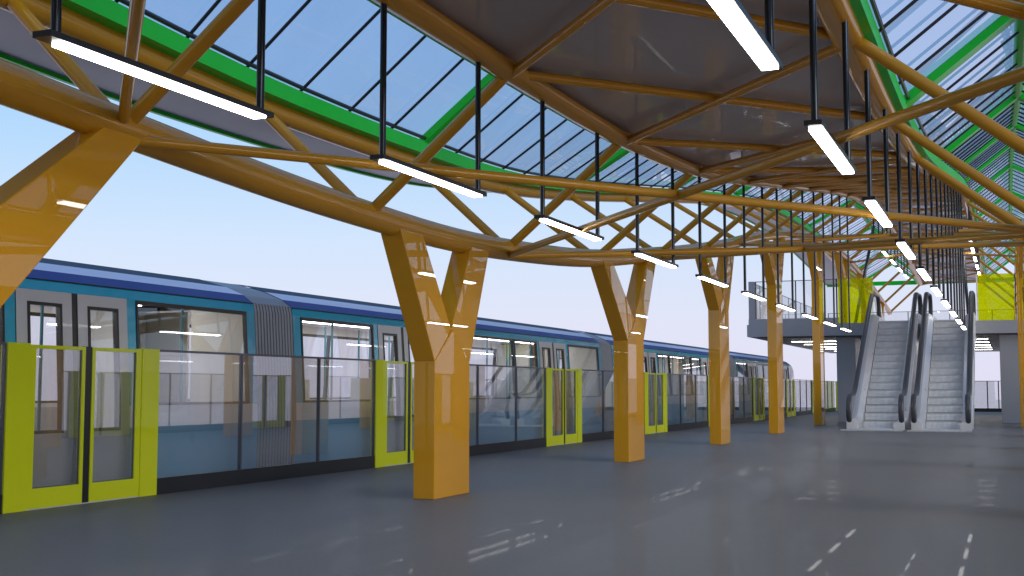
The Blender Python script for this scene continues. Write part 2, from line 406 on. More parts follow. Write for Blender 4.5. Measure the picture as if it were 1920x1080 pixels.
# ------------------------------------------------------------------ pendant strip lamps
LW, LL = 0.052, 1.66
def make_lamp(zl, rod_h, name='pendant_lamp', cat='lamp'):
    root = thing(name, (0, 0, 0), '', cat)
    h = MB(); h.box(-LW, LW, 0, LL, 0.012, 0.040); h.build('housing', 'black', root)
    d = MB().box(-LW * .78, LW * .78, 0.10, LL - .06, 0.0, 0.0118); d.build('diffuser', 'lamp', root)
    return root
def hang(lamp, zl, y, zt):
    for yy in (0.08, LL - 0.06):
        r = MB().path([(0, yy, 0.05), (0, yy, zt(y + yy) - zl)], 0.0225, 10)
        r.build('rod', 'rod', lamp)
proto_h = None
for sd, xx, side in ((-1, -3.93, 'left'), (1, -1.03, 'right')):
    for n in range(-3, 10):
        yend = 5.56 + 2.905 * n; y = yend - LL
        root = thing('pendant_lamp', (xx, y, 2.432), '', 'lamp', '%s row of pendant lamps' % side)
        if n >= 0:
            o = n if side == 'right' else n
            nm = ['nearest', 'second', 'third', 'fourth', 'fifth', 'sixth', 'seventh', 'eighth', 'ninth', 'farthest'][o]
            root['label'] = '%s lit strip lamp on two black rods in the %s row over the platform' % (nm, side)
        else: root['label'] = 'lit strip lamp of the %s row %s the camera' % (side, {-1: 'just over', -2: 'a few metres behind', -3: 'far behind'}[n])
        MB().box(-LW, LW, 0, LL, 0.012, 0.040).build('housing', 'black', root)
        MB().box(-LW * .78, LW * .78, 0.10, LL - .06, 0.0, 0.0118).build('diffuser', 'lamp', root)
        hang(root, 2.432, y, ZC)
    for n in range(5):
        y = 38.2 + n * 2.9
        root = thing('pendant_lamp', (xx, y, 5.42), '%s lit strip lamp of the %s row high over the mezzanine' % (ORD[n], side), 'lamp', '%s row of mezzanine lamps' % side)
        MB().box(-LW, LW, 0, LL, 0.012, 0.040).build('housing', 'black', root)
        MB().box(-LW * .78, LW * .78, 0.10, LL - .06, 0.0, 0.0118).build('diffuser', 'lamp', root)
        hang(root, 5.42, y, ZC)

# ------------------------------------------------------------------ platform screens
PX = 5.66
PH = 1.384
DY0, DP = 8.80, 6.33
def make_psd(root, sd):
    # local: x = 0 is the platform face, outward = sd
    t = 0.05
    def bx(mb, x0, x1, *a): return mb.box(sd * x0, sd * x1, *a)
    for s in (-1, 1):
        f = MB(); bx(f, -0.012, 0.075, s * 0.72, s * 0.97, 0, PH); f.build('side_panel', 'lime', root, bevel=.004)
        lf = MB(); x0, x1 = 0.0, 0.045
        a, b = sorted((s * 0.045, s * 0.717))
        g0, g1 = sorted((s * 0.085, s * 0.645))
        bx(lf, x0, x1, a, g0, 0.01, PH - .01); bx(lf, x0, x1, g1, b, 0.01, PH - .01)
        bx(lf, x0 + .0005, x1 - .0005, g0, g1, 0.01, 0.175); bx(lf, x0 + .0005, x1 - .0005, g0, g1, PH - .04, PH - .01)
        d = lf.build('door_leaf', 'lime', root)
        g = MB(); bx(g, 0.018, 0.026, g0, g1, 0.175, PH - .04); g.build('glass', 'psd_glass', d)
        sl = MB()
        for q in ((g0, g0 + .008), (g1 - .008, g1)): bx(sl, 0.012, 0.032, q[0], q[1], .175, PH - .04)
        bx(sl, 0.012, 0.032, g0 + .008, g1 - .008, .175, .183)
        sl.build('seal', 'rail', d)
    sl = MB(); bx(sl, 0.008, 0.06, -0.042, 0.042, 0.0, PH - .005); sl.build('centre_seal', 'kick', root)
    th = MB(); bx(th, 0.001, 0.05, -0.717, 0.717, 0.0, 0.009); th.build('threshold', 'steel', root)
def make_fence(root, sd, ys):
    def bx(mb, x0, x1, *a): return mb.box(sd * x0, sd * x1, *a)
    y0, y1 = ys[0], ys[-1]
    k = MB(); bx(k, 0.0, 0.06, y0, y1, 0, .155); k.build('kick_plate', 'kick', root)
    r = MB(); bx(r, 0.008, 0.05, y0, y1, PH - .022, PH); r.build('top_rail', 'rail', root)
    for j, y in enumerate(ys):
        w = .012
        a, b = (y, y + w) if j == 0 else ((y - w, y) if j == len(ys) - 1 else (y - w, y + w))
        p = MB(); bx(p, 0.005, 0.045, a, b, .155, PH - .022); p.build('post', 'rail', root)
    for j in range(len(ys) - 1):
        g = MB(); bx(g, 0.022, 0.030, ys[j] + .012, ys[j + 1] - .012, .155, PH - .022); g.build('glass_pane', 'psd_glass', root)
seg = [0.975, 2.38, 3.98, DP - 0.975]
for sd, side in ((-1, 'train side'), (1, 'right side')):
    proto = thing('platform_gate', (X(sd, PX), DY0, 0), '', 'platform door', '%s platform screen doors' % side)
    make_psd(proto, sd); register(proto)
    fpro = thing('platform_screen', (X(sd, PX), DY0, 0), '', 'glass screen', '%s glass platform screens' % side)
    make_fence(fpro, sd, seg); register(fpro)
    names = ['nearest', 'second', 'third', 'fourth', 'fifth', 'sixth', 'seventh', 'last']
    for n in range(-3, 8):
        d = proto if n == 0 else copy_tree(proto)
        d.location = (X(sd, PX) * S * XS, (DY0 + DP * n) * S, 0)
        if n >= 0:
            d['label'] = ('pair of lime framed glass platform doors, %s in view along the train' % names[n]) if sd < 0 else ('pair of lime platform doors on the right side, %s ahead of the camera' % names[n])
        else: d['label'] = 'pair of lime platform doors on the %s, %s behind the camera' % (side, ['first', 'second', 'third'][-n - 1])
        if n < 7:
            f = fpro if n == 0 else copy_tree(fpro)
            f.location = (X(sd, PX) * S * XS, (DY0 + DP * n) * S, 0)
            w = names[n] if n >= 0 else ''
            w2 = names[n + 1] if n >= -1 else ''
            if sd < 0: f['label'] = ('three pane glass platform screen between the %s and %s lime doors' % (w, w2)) if n >= 0 else ('glass platform screen with black kick plate left of the nearest lime doors' if n == -1 else 'glass platform screen behind the camera on the train side, %s' % ('nearer one', 'farther one')[-n - 2])
            else: f['label'] = ('three pane glass screen on the right side between the %s and %s lime doors' % (w, w2)) if n >= 0 else 'glass screen of the right side, %s behind the camera' % ['first', 'second', 'third'][-n - 1]
    last = thing('platform_screen', (X(sd, PX), DY0 + DP * 7, 0), 'glass platform screen beyond the last lime doors on the %s' % side, 'glass screen', '%s glass platform screens' % side)
    make_fence(last, sd, [0.975, 2.4, 3.9, 5.35, 6.85])
# fence across the platform end
ef = thing('end_screen', (-CX, 59.6, 0), 'clear glass screen with black kick plate closing the far platform end', 'glass screen')
O_ = (-CX, 59.6, 0)
MB().box(X(-1, 4.5), X(1, 4.5), 59.6, 59.66, 0, .155).build('kick_plate', 'kick', ef, O_)
MB().box(X(-1, 4.5), X(1, 4.5), 59.61, 59.65, PH - .025, PH).build('top_rail', 'rail', ef, O_)
xs = [-4.5 + 1.45 * i for i in range(7)]
for x in (-4.5, -3.0, -1.5, 0.0, 1.5, 2.0, 3.2, 4.5):
    MB().box(-CX + x - .025, -CX + x + .025, 59.605, 59.655, .155, PH - .025).build('post', 'kick', ef, O_)
for a, b in ((-4.5, -3.0), (-3.0, -1.5), (-1.5, 0.0), (0, 1.5), (1.5, 2.0), (2.0, 3.2), (3.2, 4.5)):
    MB().box(-CX + a + .025, -CX + b - .025, 59.625, 59.633, .155, PH - .025).build('glass_pane', 'psd_glass', ef, O_)
for sd, w in ((-1, 'left of the left grey pier'), (1, 'at its right end')):
    q = MB().box(X(sd, 4.53), X(sd, 5.64), 59.58, 59.68, 0, PH)
    tag(q.build('lime_hoarding', 'lime', None, bevel=.005), 'solid lime panel closing the far platform end %s' % w, 'panel', 'lime end panels')

# ------------------------------------------------------------------ train
TX = 8.38
def side_x(z):                 # outer face of the near side, as |x|
    T = [(-0.9, 8.52), (-0.4, 8.40), (0.6, 8.37), (0.95, 8.38), (1.87, 8.445), (1.97, 8.47), (2.06, 8.60), (2.16, 8.86), (2.26, 9.25), (2.30, 9.65)]
    for (a, b), (c, d) in zip(T, T[1:]):
        if z <= c: return b + (d - b) * (z - a) / (c - a)
    return T[-1][1]
TC = 9.68                      # train centre |x|
def tp(y, z, ins=0.0, far=False, k=1.0, zs=None):
    x = side_x(z) + ins; x = TC - (TC - x) * k
    if far: x = 2 * TC - x
    return (-x, y, z if zs is None else zs)
train = thing('metro_train', (-TC, 0, -1), 'long teal metro train with royal blue roof stripe standing behind the glass screens', 'train')
TO = (-TC, 0, -1)
WZ0, WZ1, DZ1, BZ0 = 0.845, 1.86, 1.865, 0.64
DW = 0.72
def wall_cells(y0, y1, openings, zrows, ins, far, mats):
    """sheet with rectangular holes; mats(zmid)->index"""
    mb = MB(); ys = sorted(set([y0, y1] + [v for o in openings for v in o[:2]])); zs = sorted(set(zrows + [v for o in openings for v in o[2:4]]))
    for i in range(len(ys) - 1):
        for j in range(len(zs) - 1):
            ym, zm = (ys[i] + ys[i + 1]) / 2, (zs[j] + zs[j + 1]) / 2
            if any(o[0] < ym < o[1] and o[2] < zm < o[3] for o in openings): continue
            mb.m = mats(zm, ym)
            mb.add([tp(ys[i], zs[j], ins, far), tp(ys[i + 1], zs[j], ins, far), tp(ys[i + 1], zs[j + 1], ins, far), tp(ys[i], zs[j + 1], ins, far)], [(0, 1, 2, 3)])
    return mb
ZR = [-0.9, -0.4, 0.0, 0.6, BZ0, 0.95, 1.87, 1.97]
def car(cy, y0, y1, nose=False, parts=True, yb=None):
    doors = [cy - 3.10, cy + 3.04]
    spans = []
    wins = []
    edges = [y0] + [v for d in doors for v in (d - DW, d + DW)] + [y1]
    # window groups
    wins.append((y0 + .17, doors[0] - DW - .13)); a, b = doors[0] + DW + .13, doors[1] - DW - .13
    wins += [(a, a + 1.08), (a + 1.12, b - 1.12), (b - 1.08, b)]
    if not nose: wins.append((doors[1] + DW + .13, y1 - .17))
    else: wins.append((doors[1] + DW + .10, y1 - .05))
    body = None
    for far in (False, True):
        ops = [(d - DW, d + DW, 0.0, DZ1) for d in doors] + [(w[0], w[1], WZ0, WZ1) for w in wins if w[1] - w[0] > .2]
        def mt(z, y): return 1 if z < BZ0 else (2 if z < 0.9 and False else (2 if BZ0 <= z < WZ0 else 0))
        mb = wall_cells(y0, y1, ops, ZR, 0, far, mt)
        if not far: outer = mb
        else:
            base = len(outer.v); outer.v += mb.v; outer.f += [[i + base for i in f] for f in mb.f]; outer.mi += mb.mi; outer.sm += mb.sm
    outer.m = 1
    outer.add([tp(y0, -.9), tp(y1, -.9), tp(y1, -.9, 0, True), tp(y0, -.9, 0, True)], [(0, 1, 2, 3)])
    body = outer.build('car_body', ['teal', 'teal_low', 'band_grey'], train, TO, recalc=False)
    # roof in bands
    rf = MB(); mats = [0, 1, 2, 2, 3]
    zz = [1.97, 2.06, 2.16, 2.26, 2.30]
    for far in (False, True):
        for j in range(4):
            rf.m = (0, 1, 2, 2)[j]
            rf.add([tp(y0, zz[j], 0, far), tp(y1, zz[j], 0, far), tp(y1, zz[j + 1], 0, far), tp(y0, zz[j + 1], 0, far)], [(0, 1, 2, 3)], False)
    rf.m = 0
    for far in (False, True):
        s_ = 1 if not far else -1
        q = [tp(y, z, e, far) for y in (y0, y1) for z, e in ((1.955, -.012), (1.968, -.012))]
        rf.m = 3; rf.add([q[0], q[2], q[3], q[1]], [(0, 1, 2, 3)])
    rf.build('car_roof', ['blue', 'pale', 'roofgrey', 'seal'], train, TO)
    # inside lining
    inn = MB()
    for far in (False, True):
        ops = [(d - DW, d + DW, 0.0, DZ1) for d in doors] + [(w[0], w[1], WZ0, WZ1) for w in wins if w[1] - w[0] > .2]
        mb = wall_cells(y0, y1, ops, [0.01, 0.6, 0.95, 1.87, 1.97], .05, far, lambda z, y: 0)
        base = len(inn.v); inn.v += mb.v; inn.f += [[i + base for i in f] for f in mb.f]; inn.mi += mb.mi; inn.sm += mb.sm
    inn.add([tp(y0, 1.97, .05), tp(y1, 1.97, .05), tp(y1, 1.97, .05, True), tp(y0, 1.97, .05, True)], [(0, 1, 2, 3)])
    inn.m = 1
    inn.add([tp(y0, .01, .05), tp(y1, .01, .05), tp(y1, .01, .05, True), tp(y0, .01, .05, True)], [(0, 1, 2, 3)])
    # reveals of the windows and doors
    inn.m = 2
    for far in (False, True):
        for w in wins:
            if w[1] - w[0] < .2: continue
            for (ya, yb_) in ((w[0], w[0]), (w[1], w[1])):
                inn.add([tp(ya, WZ0, 0, far), tp(ya, WZ0, .05, far), tp(ya, WZ1, .05, far), tp(ya, WZ1, 0, far)], [(0, 1, 2, 3)])
            for z in (WZ0, WZ1):
                inn.add([tp(w[0], z, 0, far), tp(w[0], z, .05, far), tp(w[1], z, .05, far), tp(w[1], z, 0, far)], [(0, 1, 2, 3)])
    # partitions by the doors and at the car ends
    inn.m = 3
    for ye in (y0 + .08, y1 - .10) if not nose else (y0 + .08,):
        for s_ in (-1, 1):
            inn.box(-TC + s_ * .42, -TC + s_ * 1.20, ye - .02, ye + .02, .02, 1.95)
    for d in doors:
        for s_ in (-1, 1):
            for q in (-1, 1):
                yy = d + q * (DW + .07)
                if abs(yy - y1) < .3 or abs(yy - y0) < .3: continue
                inn.box(-TC + s_ * 0.86, -TC + s_ * 1.2, yy - .012, yy + .012, .02, 1.15)
    inner = inn.build('interior', ['inner', 'seat', 'seal', 'inner2'], train, TO, recalc=False)
    ls = MB()
    for s_ in (-.45, .45): ls.box(-TC + s_ * .5 - .05, -TC + s_ * .5 + .05, y0 + .3, y1 - .3, 1.945, 1.96)
    ls.build('ceiling_light', 'train_lamp', inner)
    se = MB()
    for a, b in ((y0 + .2, doors[0] - DW - .15), (doors[0] + DW + .15, doors[1] - DW - .15), (doors[1] + DW + .15, y1 - .25)):
        if b - a < .4: continue
        for s_ in (-1, 1):
            se.box(-TC + s_ * .80, -TC + s_ * 1.22, a, b, .36, .41); se.box(-TC + s_ * 1.17, -TC + s_ * 1.22, a, b, .41, .80)
            se.box(-TC + s_ * .95, -TC + s_ * 1.22, a + .1, b - .1, .02, .36)
    se.build('bench_seat', 'seat', inner)
    po = MB(); y = y0 + .7
    while y < y1 - .4:
        for s_ in (-.72, .72): po.path([(-TC + s_, y, .02), (-TC + s_, y, 1.95)], 0.016, 8)
        y += 1.05
    po.build('grab_pole', 'pole', inner)
    # windows
    for far in (False, True):
        for w in wins:
            if w[1] - w[0] < .2: continue
            fr = MB(); e = .026
            def strip(ya, yb_, za, zb):
                q = [tp(ya, za, -.012, far), tp(yb_, za, -.012, far), tp(yb_, zb, -.012, far), tp(ya, zb, -.012, far),
                     tp(ya, za, .03, far), tp(yb_, za, .03, far), tp(yb_, zb, .03, far), tp(ya, zb, .03, far)]
                fr.add(q, [(0, 1, 2, 3), (7, 6, 5, 4), (0, 4, 5, 1), (1, 5, 6, 2), (2, 6, 7, 3), (3, 7, 4, 0)])
            strip(w[0], w[1], WZ0, WZ0 + e); strip(w[0], w[1], WZ1 - e * 1.5, WZ1); strip(w[0], w[0] + e, WZ0 + e, WZ1 - e * 1.5); strip(w[1] - e, w[1], WZ0 + e, WZ1 - e * 1.5)
            f = fr.build('window_frame', 'seal', train, TO)
            g = MB().add([tp(w[0] + e, WZ0 + e, .004, far), tp(w[1] - e, WZ0 + e, .004, far), tp(w[1] - e, .95, .004, far), tp(w[0] + e, .95, .004, far),
                          tp(w[1] - e, WZ1 - e * 1.5, .004, far), tp(w[0] + e, WZ1 - e * 1.5, .004, far)], [(0, 1, 2, 3), (3, 2, 4, 5)])
            g.build('pane', 'train_glass', f)
        # doors
        for d in doors:
            for s_ in (-1, 1):
                a, b = sorted((d + s_ * .038, d + s_ * (DW - .005)))
                ga, gb = a + .13, b - .13
                GZ0, GZ1 = .62, 1.76
                lf = wall_cells(a, b, [(ga, gb, GZ0, GZ1)], [0.01, .6, .95, DZ1], -.006, far, lambda z, y: 0)
                mb = wall_cells(a, b, [(ga, gb, GZ0, GZ1)], [0.01, .6, .95, DZ1], .035, far, lambda z, y: 0)
                base = len(lf.v); lf.v += mb.v; lf.f += [[i + base for i in f] for f in mb.f]; lf.mi += mb.mi; lf.sm += mb.sm
                lo = lf.build('door_leaf', 'door', train, TO, recalc=False)
                fr = MB(); e = .028
                def strip2(ya, yb_, za, zb):
                    q = [tp(ya, za, -.014, far), tp(yb_, za, -.014, far), tp(yb_, zb, -.014, far), tp(ya, zb, -.014, far),
                         tp(ya, za, .04, far), tp(yb_, za, .04, far), tp(yb_, zb, .04, far), tp(ya, zb, .04, far)]
                    fr.add(q, [(0, 1, 2, 3), (7, 6, 5, 4), (0, 4, 5, 1), (1, 5, 6, 2), (2, 6, 7, 3), (3, 7, 4, 0)])
                for q in ((ga - .001, gb + .001, GZ0 - .001, GZ0 + e), (ga - .001, gb + .001, GZ1 - e, GZ1 + .001), (ga - .001, ga + e, GZ0 + e, .95), (gb - e, gb + .001, GZ0 + e, .95),
                          (ga - .001, ga + e, .95, GZ1 - e), (gb - e, gb + .001, .95, GZ1 - e)): strip2(*q)
                fr.build('window_frame', 'seal', lo)
                g = MB().add([tp(ga + e, GZ0 + e, .006, far), tp(gb - e, GZ0 + e, .006, far), tp(gb - e, .95, .006, far), tp(ga + e, .95, .006, far),
                              tp(gb - e, GZ1 - e, .006, far), tp(ga + e, GZ1 - e, .006, far)], [(0, 1, 2, 3), (3, 2, 4, 5)])
                g.build('pane', 'train_glass', lo)
            ds = MB()
            q = [tp(y, z, i, far) for y in (d - .038, d + .038) for z in (0.01, .95, DZ1) for i in (0.0, .03)]
            ds.add(q, [(0, 6, 8, 2), (2, 8, 10, 4), (1, 3, 9, 7), (3, 5, 11, 9)])
            ds.build('door_seal', 'seal', train, TO)
ce = 5.84
for i in range(-1, 4):
    cy = ce + 12.66 * i; y0, y1 = cy - 5.93, cy + 5.93
    if i == 3: y1 = cy + 4.15
    car(cy, y0, y1, nose=(i == 3))
    if i > -1:            # bellows before this car
        b0, b1 = y0 - .80, y0; rows = []; n = 26
        for j in range(n + 1):
            y = b0 + (b1 - b0) * j / n; dd = .0 if j % 2 else -.006
            ring = []
            for z, far in [(-.7, 0), (-.4, 0), (.6, 0), (.95, 0), (1.87, 0), (1.97, 0), (2.06, 0), (2.16, 0), (2.26, 0), (2.30, 0), (2.26, 1), (2.16, 1), (2.06, 1), (1.97, 1), (1.87, 1), (.95, 1), (.6, 1), (-.7, 1)]:
                p = tp(y, z, .014 + dd, bool(far)); ring.append(p if z < 2.05 else (p[0], p[1], p[2] - .003))
            rows.append(ring)
        bl = MB()
        for j in range(len(rows) - 1):
            bl.m = j % 2; bl.grid([rows[j], rows[j + 1]])
        bl = bl.build('gangway_bellows', ['bellows', 'bellows_rib'], train, TO)
        bi = MB()
        for s_ in (-1, 1): bi.box(-TC + s_ * 1.05, -TC + s_ * 1.1, b0, b1, .02, 1.95)
        bi.build('bellows_lining', 'inner2', bl)
# nose: the section shrinks and drops over the last 2 units
ny0 = ce + 12.66 * 3 + 4.15; nz = [-.9, -.4, 0, .64, .9, 1.4, 1.87, 1.97, 2.06, 2.16, 2.26, 2.30]
NL = 3.3; rows = []
def nsec(t):
    k = math.sqrt(max(0.0, 1 - (t * .93) ** 3.2)); top = 1 - .62 * (t ** 2.4)
    ring = []
    y = ny0 + NL * t
    for z in nz: 
        zz = z if z < .64 else .64 + (z - .64) * (top)
        ring.append(tp(y + (-.35 * t * max(0, (z - .9)) if z > .9 else 0), z, 0, False, k, zz))
    for z in nz[-2::-1]:
        zz = z if z < .64 else .64 + (z - .64) * (top)
        ring.append(tp(y + (-.35 * t * max(0, (z - .9)) if z > .9 else 0), z, 0, True, k, zz))
    return ring
ts = [0, .08, .17, .27, .38, .5, .62, .74, .84, .92, .97, 1.0]
R = [nsec(t) for t in ts]; n = len(R[0])
low = MB(); gl = MB(); st = MB(); rfm = MB()
for i in range(len(R) - 1):
    for k in range(n - 1):
        kk = k if k < len(nz) - 1 else n - 2 - k
        q = [R[i][k], R[i + 1][k], R[i + 1][k + 1], R[i][k + 1]]
        if kk <= 2: low.m = 0; low.add(q, [(0, 1, 2, 3)], True)
        elif 3 <= kk <= 5: gl.add(q, [(0, 1, 2, 3)], True)
        elif kk == 6: st.add(q, [(0, 1, 2, 3)], True)
        else: rfm.m = 0 if kk == 7 else (1 if kk == 8 else 2); rfm.add(q, [(0, 1, 2, 3)], True)
low.m = 0; low.add([R[-1][k] for k in (0, 1, 2, 3)] + [R[-1][n - 1 - k] for k in (3, 2, 1, 0)], [tuple(range(8))])
gl.add([R[-1][k] for k in range(3, 7)] + [R[-1][n - 1 - k] for k in range(6, 2, -1)], [tuple(range(8))])
rfm.m = 2; rfm.add([R[-1][k] for k in range(6, n - 6)], [tuple(range(n - 12))])
nb = low.build('nose', 'teal_low', train, TO)
gl.build('windscreen', 'train_glass', nb); st.build('nose_band', 'teal', nb); rfm.build('nose_roof', ['blue', 'pale', 'roofgrey'], nb)

# ------------------------------------------------------------------ mezzanine
MF = 39.2; MZ = 3.04; MY1 = 57.0
deck = thing('mezzanine_deck', (-CX, MF, MZ), 'grey concrete mezzanine deck on piers above the escalator tops', 'mezzanine')
DO = (-CX, MF, MZ)
L_, R_ = X(-1, 5.78), X(1, 5.78)
n0, n1 = -4.12, -0.98
poly = [(L_, MF), (n0, MF), (n0, MF + 1.0), (n1, MF + 1.0), (n1, MF), (R_, MF), (R_, MY1), (L_, MY1)]
MB().prism_xy(poly, MZ - .38, MZ).build('slab', 'concrete', deck, DO)
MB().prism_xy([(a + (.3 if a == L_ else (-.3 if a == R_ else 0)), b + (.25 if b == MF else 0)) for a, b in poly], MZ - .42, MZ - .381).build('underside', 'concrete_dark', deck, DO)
k = MB()
k.box(L_ + .05, -5.24, MF + .03, MF + .16, MZ + .001, MZ + .18); k.box(.27, R_ - .05, MF + .03, MF + .16, MZ + .001, MZ + .18)
k.box(L_ + .05, L_ + .18, MF + .16, MY1 - .1, MZ + .001, MZ + .18); k.box(R_ - .18, R_ - .05, MF + .16, MY1 - .1, MZ + .001, MZ + .18)
k.build('kerb', 'concrete', deck, DO)
for sd, w, a, b in ((-1, 'left', 5.36, 4.70), (1, 'right', .36, -.30)):
    x0, x1 = sorted((X(sd, 2.86), X(sd, 2.24)))
    pz = MB().box(x0, x1, 39.55, 41.1, 0, MZ - .42)
    tag(pz.build('concrete_pier', 'concrete', None, bevel=.01), 'smooth grey concrete pier under the mezzanine %s of the escalators' % w, 'pier', 'front mezzanine piers')
    pz = MB().box(x0, x1, 53.0, 54.4, 0, MZ - .42)
    tag(pz.build('concrete_pier', 'concrete', None, bevel=.01), 'rear grey pier under the far edge of the mezzanine on the %s' % w, 'pier', 'rear mezzanine piers')
# strip lights fixed under the deck
for i in range(5):
    for j, (xa, nm) in enumerate(((-7.22, 'outer left'), (-4.10, 'inner left'), (-1.06 - 1.2, 'inner right'), (.56, 'outer right'))):
        y = 41.6 + 2.72 * i; w = 1.66
        r = thing('soffit_lamp', (xa, y, MZ - .46), '%s lit strip lamp under the mezzanine deck in the %s column' % (ORD[i], nm), 'lamp', 'strip lamps under the mezzanine deck')
        MB().box(0, w, -LW, LW, .0, .038).build('housing', 'black', r)
        MB().box(.03, w - .03, -LW * .8, LW * .8, -.008, -.0002).build('diffuser', 'lamp', r)
# glass guards
def guard(name, label, p0, p1, z0, z1, n, group=None, glassmat='bal_glass'):
    a, b = Vector(p0), Vector(p1); ax = 0 if abs(b.x - a.x) > abs(b.y - a.y) else 1; ln = (b - a)[ax]
    root = thing(name, (a.x, a.y, z0), label, 'glass railing', group)
    def bx(u0, u1, v, w0, w1):
        return MB().box(u0, u1, -v, v, w0, w1) if ax == 0 else MB().box(-v, v, u0, u1, w0, w1)
    bx(0, ln, .015, z1 - z0 - .022, z1 - z0).build('top_rail', 'rail', root)
    for i in range(n + 1):
        x = min(max(ln * i / n, .02), ln - .02)
        bx(x - .02, x + .02, .012, 0, z1 - z0 - .022).build('post', 'rail', root)
    for i in range(n):
        bx(ln * i / n + .025, ln * (i + 1) / n - .025, .004, .01, z1 - z0 - .03).build('glass_pane', glassmat, root)
    return root
ZT = MZ + 1.38
guard('glass_railing', 'clear glass railing with dark posts along the front left of the mezzanine', (L_ + .28, MF + .09), (-5.26, MF + .09), MZ + .18, ZT, 2)
guard('glass_railing', 'clear glass railing along the front right of the mezzanine', (.29, MF + .09), (R_ - .28, MF + .09), MZ + .18, ZT, 2)
guard('glass_railing', 'clear glass railing running back along the left side of the mezzanine', (L_ + .11, MF + .3), (L_ + .11, MY1 - .2), MZ + .18, ZT, 12)
guard('glass_railing', 'clear glass railing running back along the right side of the mezzanine', (R_ - .11, MF + .3), (R_ - .11, MY1 - .2), MZ + .18, ZT, 12)
guard('glass_railing', 'clear glass railing across the back of the mezzanine behind the escalator tops', (L_ + .2, MY1 - .1), (R_ - .2, MY1 - .1), MZ + .002, ZT, 6)
for sd, w in ((-1, 'left'), (1, 'right')):
    x0, x1 = sorted((X(sd, 5.72), X(sd, 5.52)))
    tag(MB().box(x0, x1, MF + .04, MF + .22, MZ + .182, ZT).build('corner_post', 'concrete', None, bevel=.004), 'grey corner post at the %s front end of the mezzanine railing' % w, 'post', 'mezzanine corner posts')
    x0, x1 = sorted((X(sd, 2.73), X(sd, 1.62)))
    r = thing('lime_screen', ((x0 + x1) / 2, MF + .06, MZ), 'glossy lime yellow panel standing on the mezzanine edge %s of the escalators' % w, 'panel', 'lime panels beside the escalator tops')
    og = ((x0 + x1) / 2, MF + .06, MZ)
    MB().box(x0, x1, MF + .04, MF + .09, MZ + .002, ZT).build('panel_face', 'lime_glass', r, og)
    xe = x0 if sd > 0 else x1
    MB().box(xe - .02, xe + .02, MF + .035, MF + .12, MZ + .002, ZT + .01).build('edge_trim', 'white' if sd > 0 else 'lime_glass', r, og)
    xq = x1 if sd > 0 else x0
    MB().box(xq + sd * .02, xq + sd * .05, MF + .04, MF + .09, MZ + .181, ZT + .015).build('end_post', 'black', r, og)
# dark slanted struts rising from the deck to the ceiling
for sd, w, xx in ((-1, 'left', -4.75), (1, 'right', -1.16)):
    st = MB().path([(xx, MF + .55, MZ), (xx + .30 * -sd, MF + 4.2, ZC(MF + 4.2))], .055, 12)
    tag(st.build('raking_strut', 'black', None), 'black raking strut rising from the mezzanine floor near the %s lime panel' % w, 'strut', 'black raking struts')

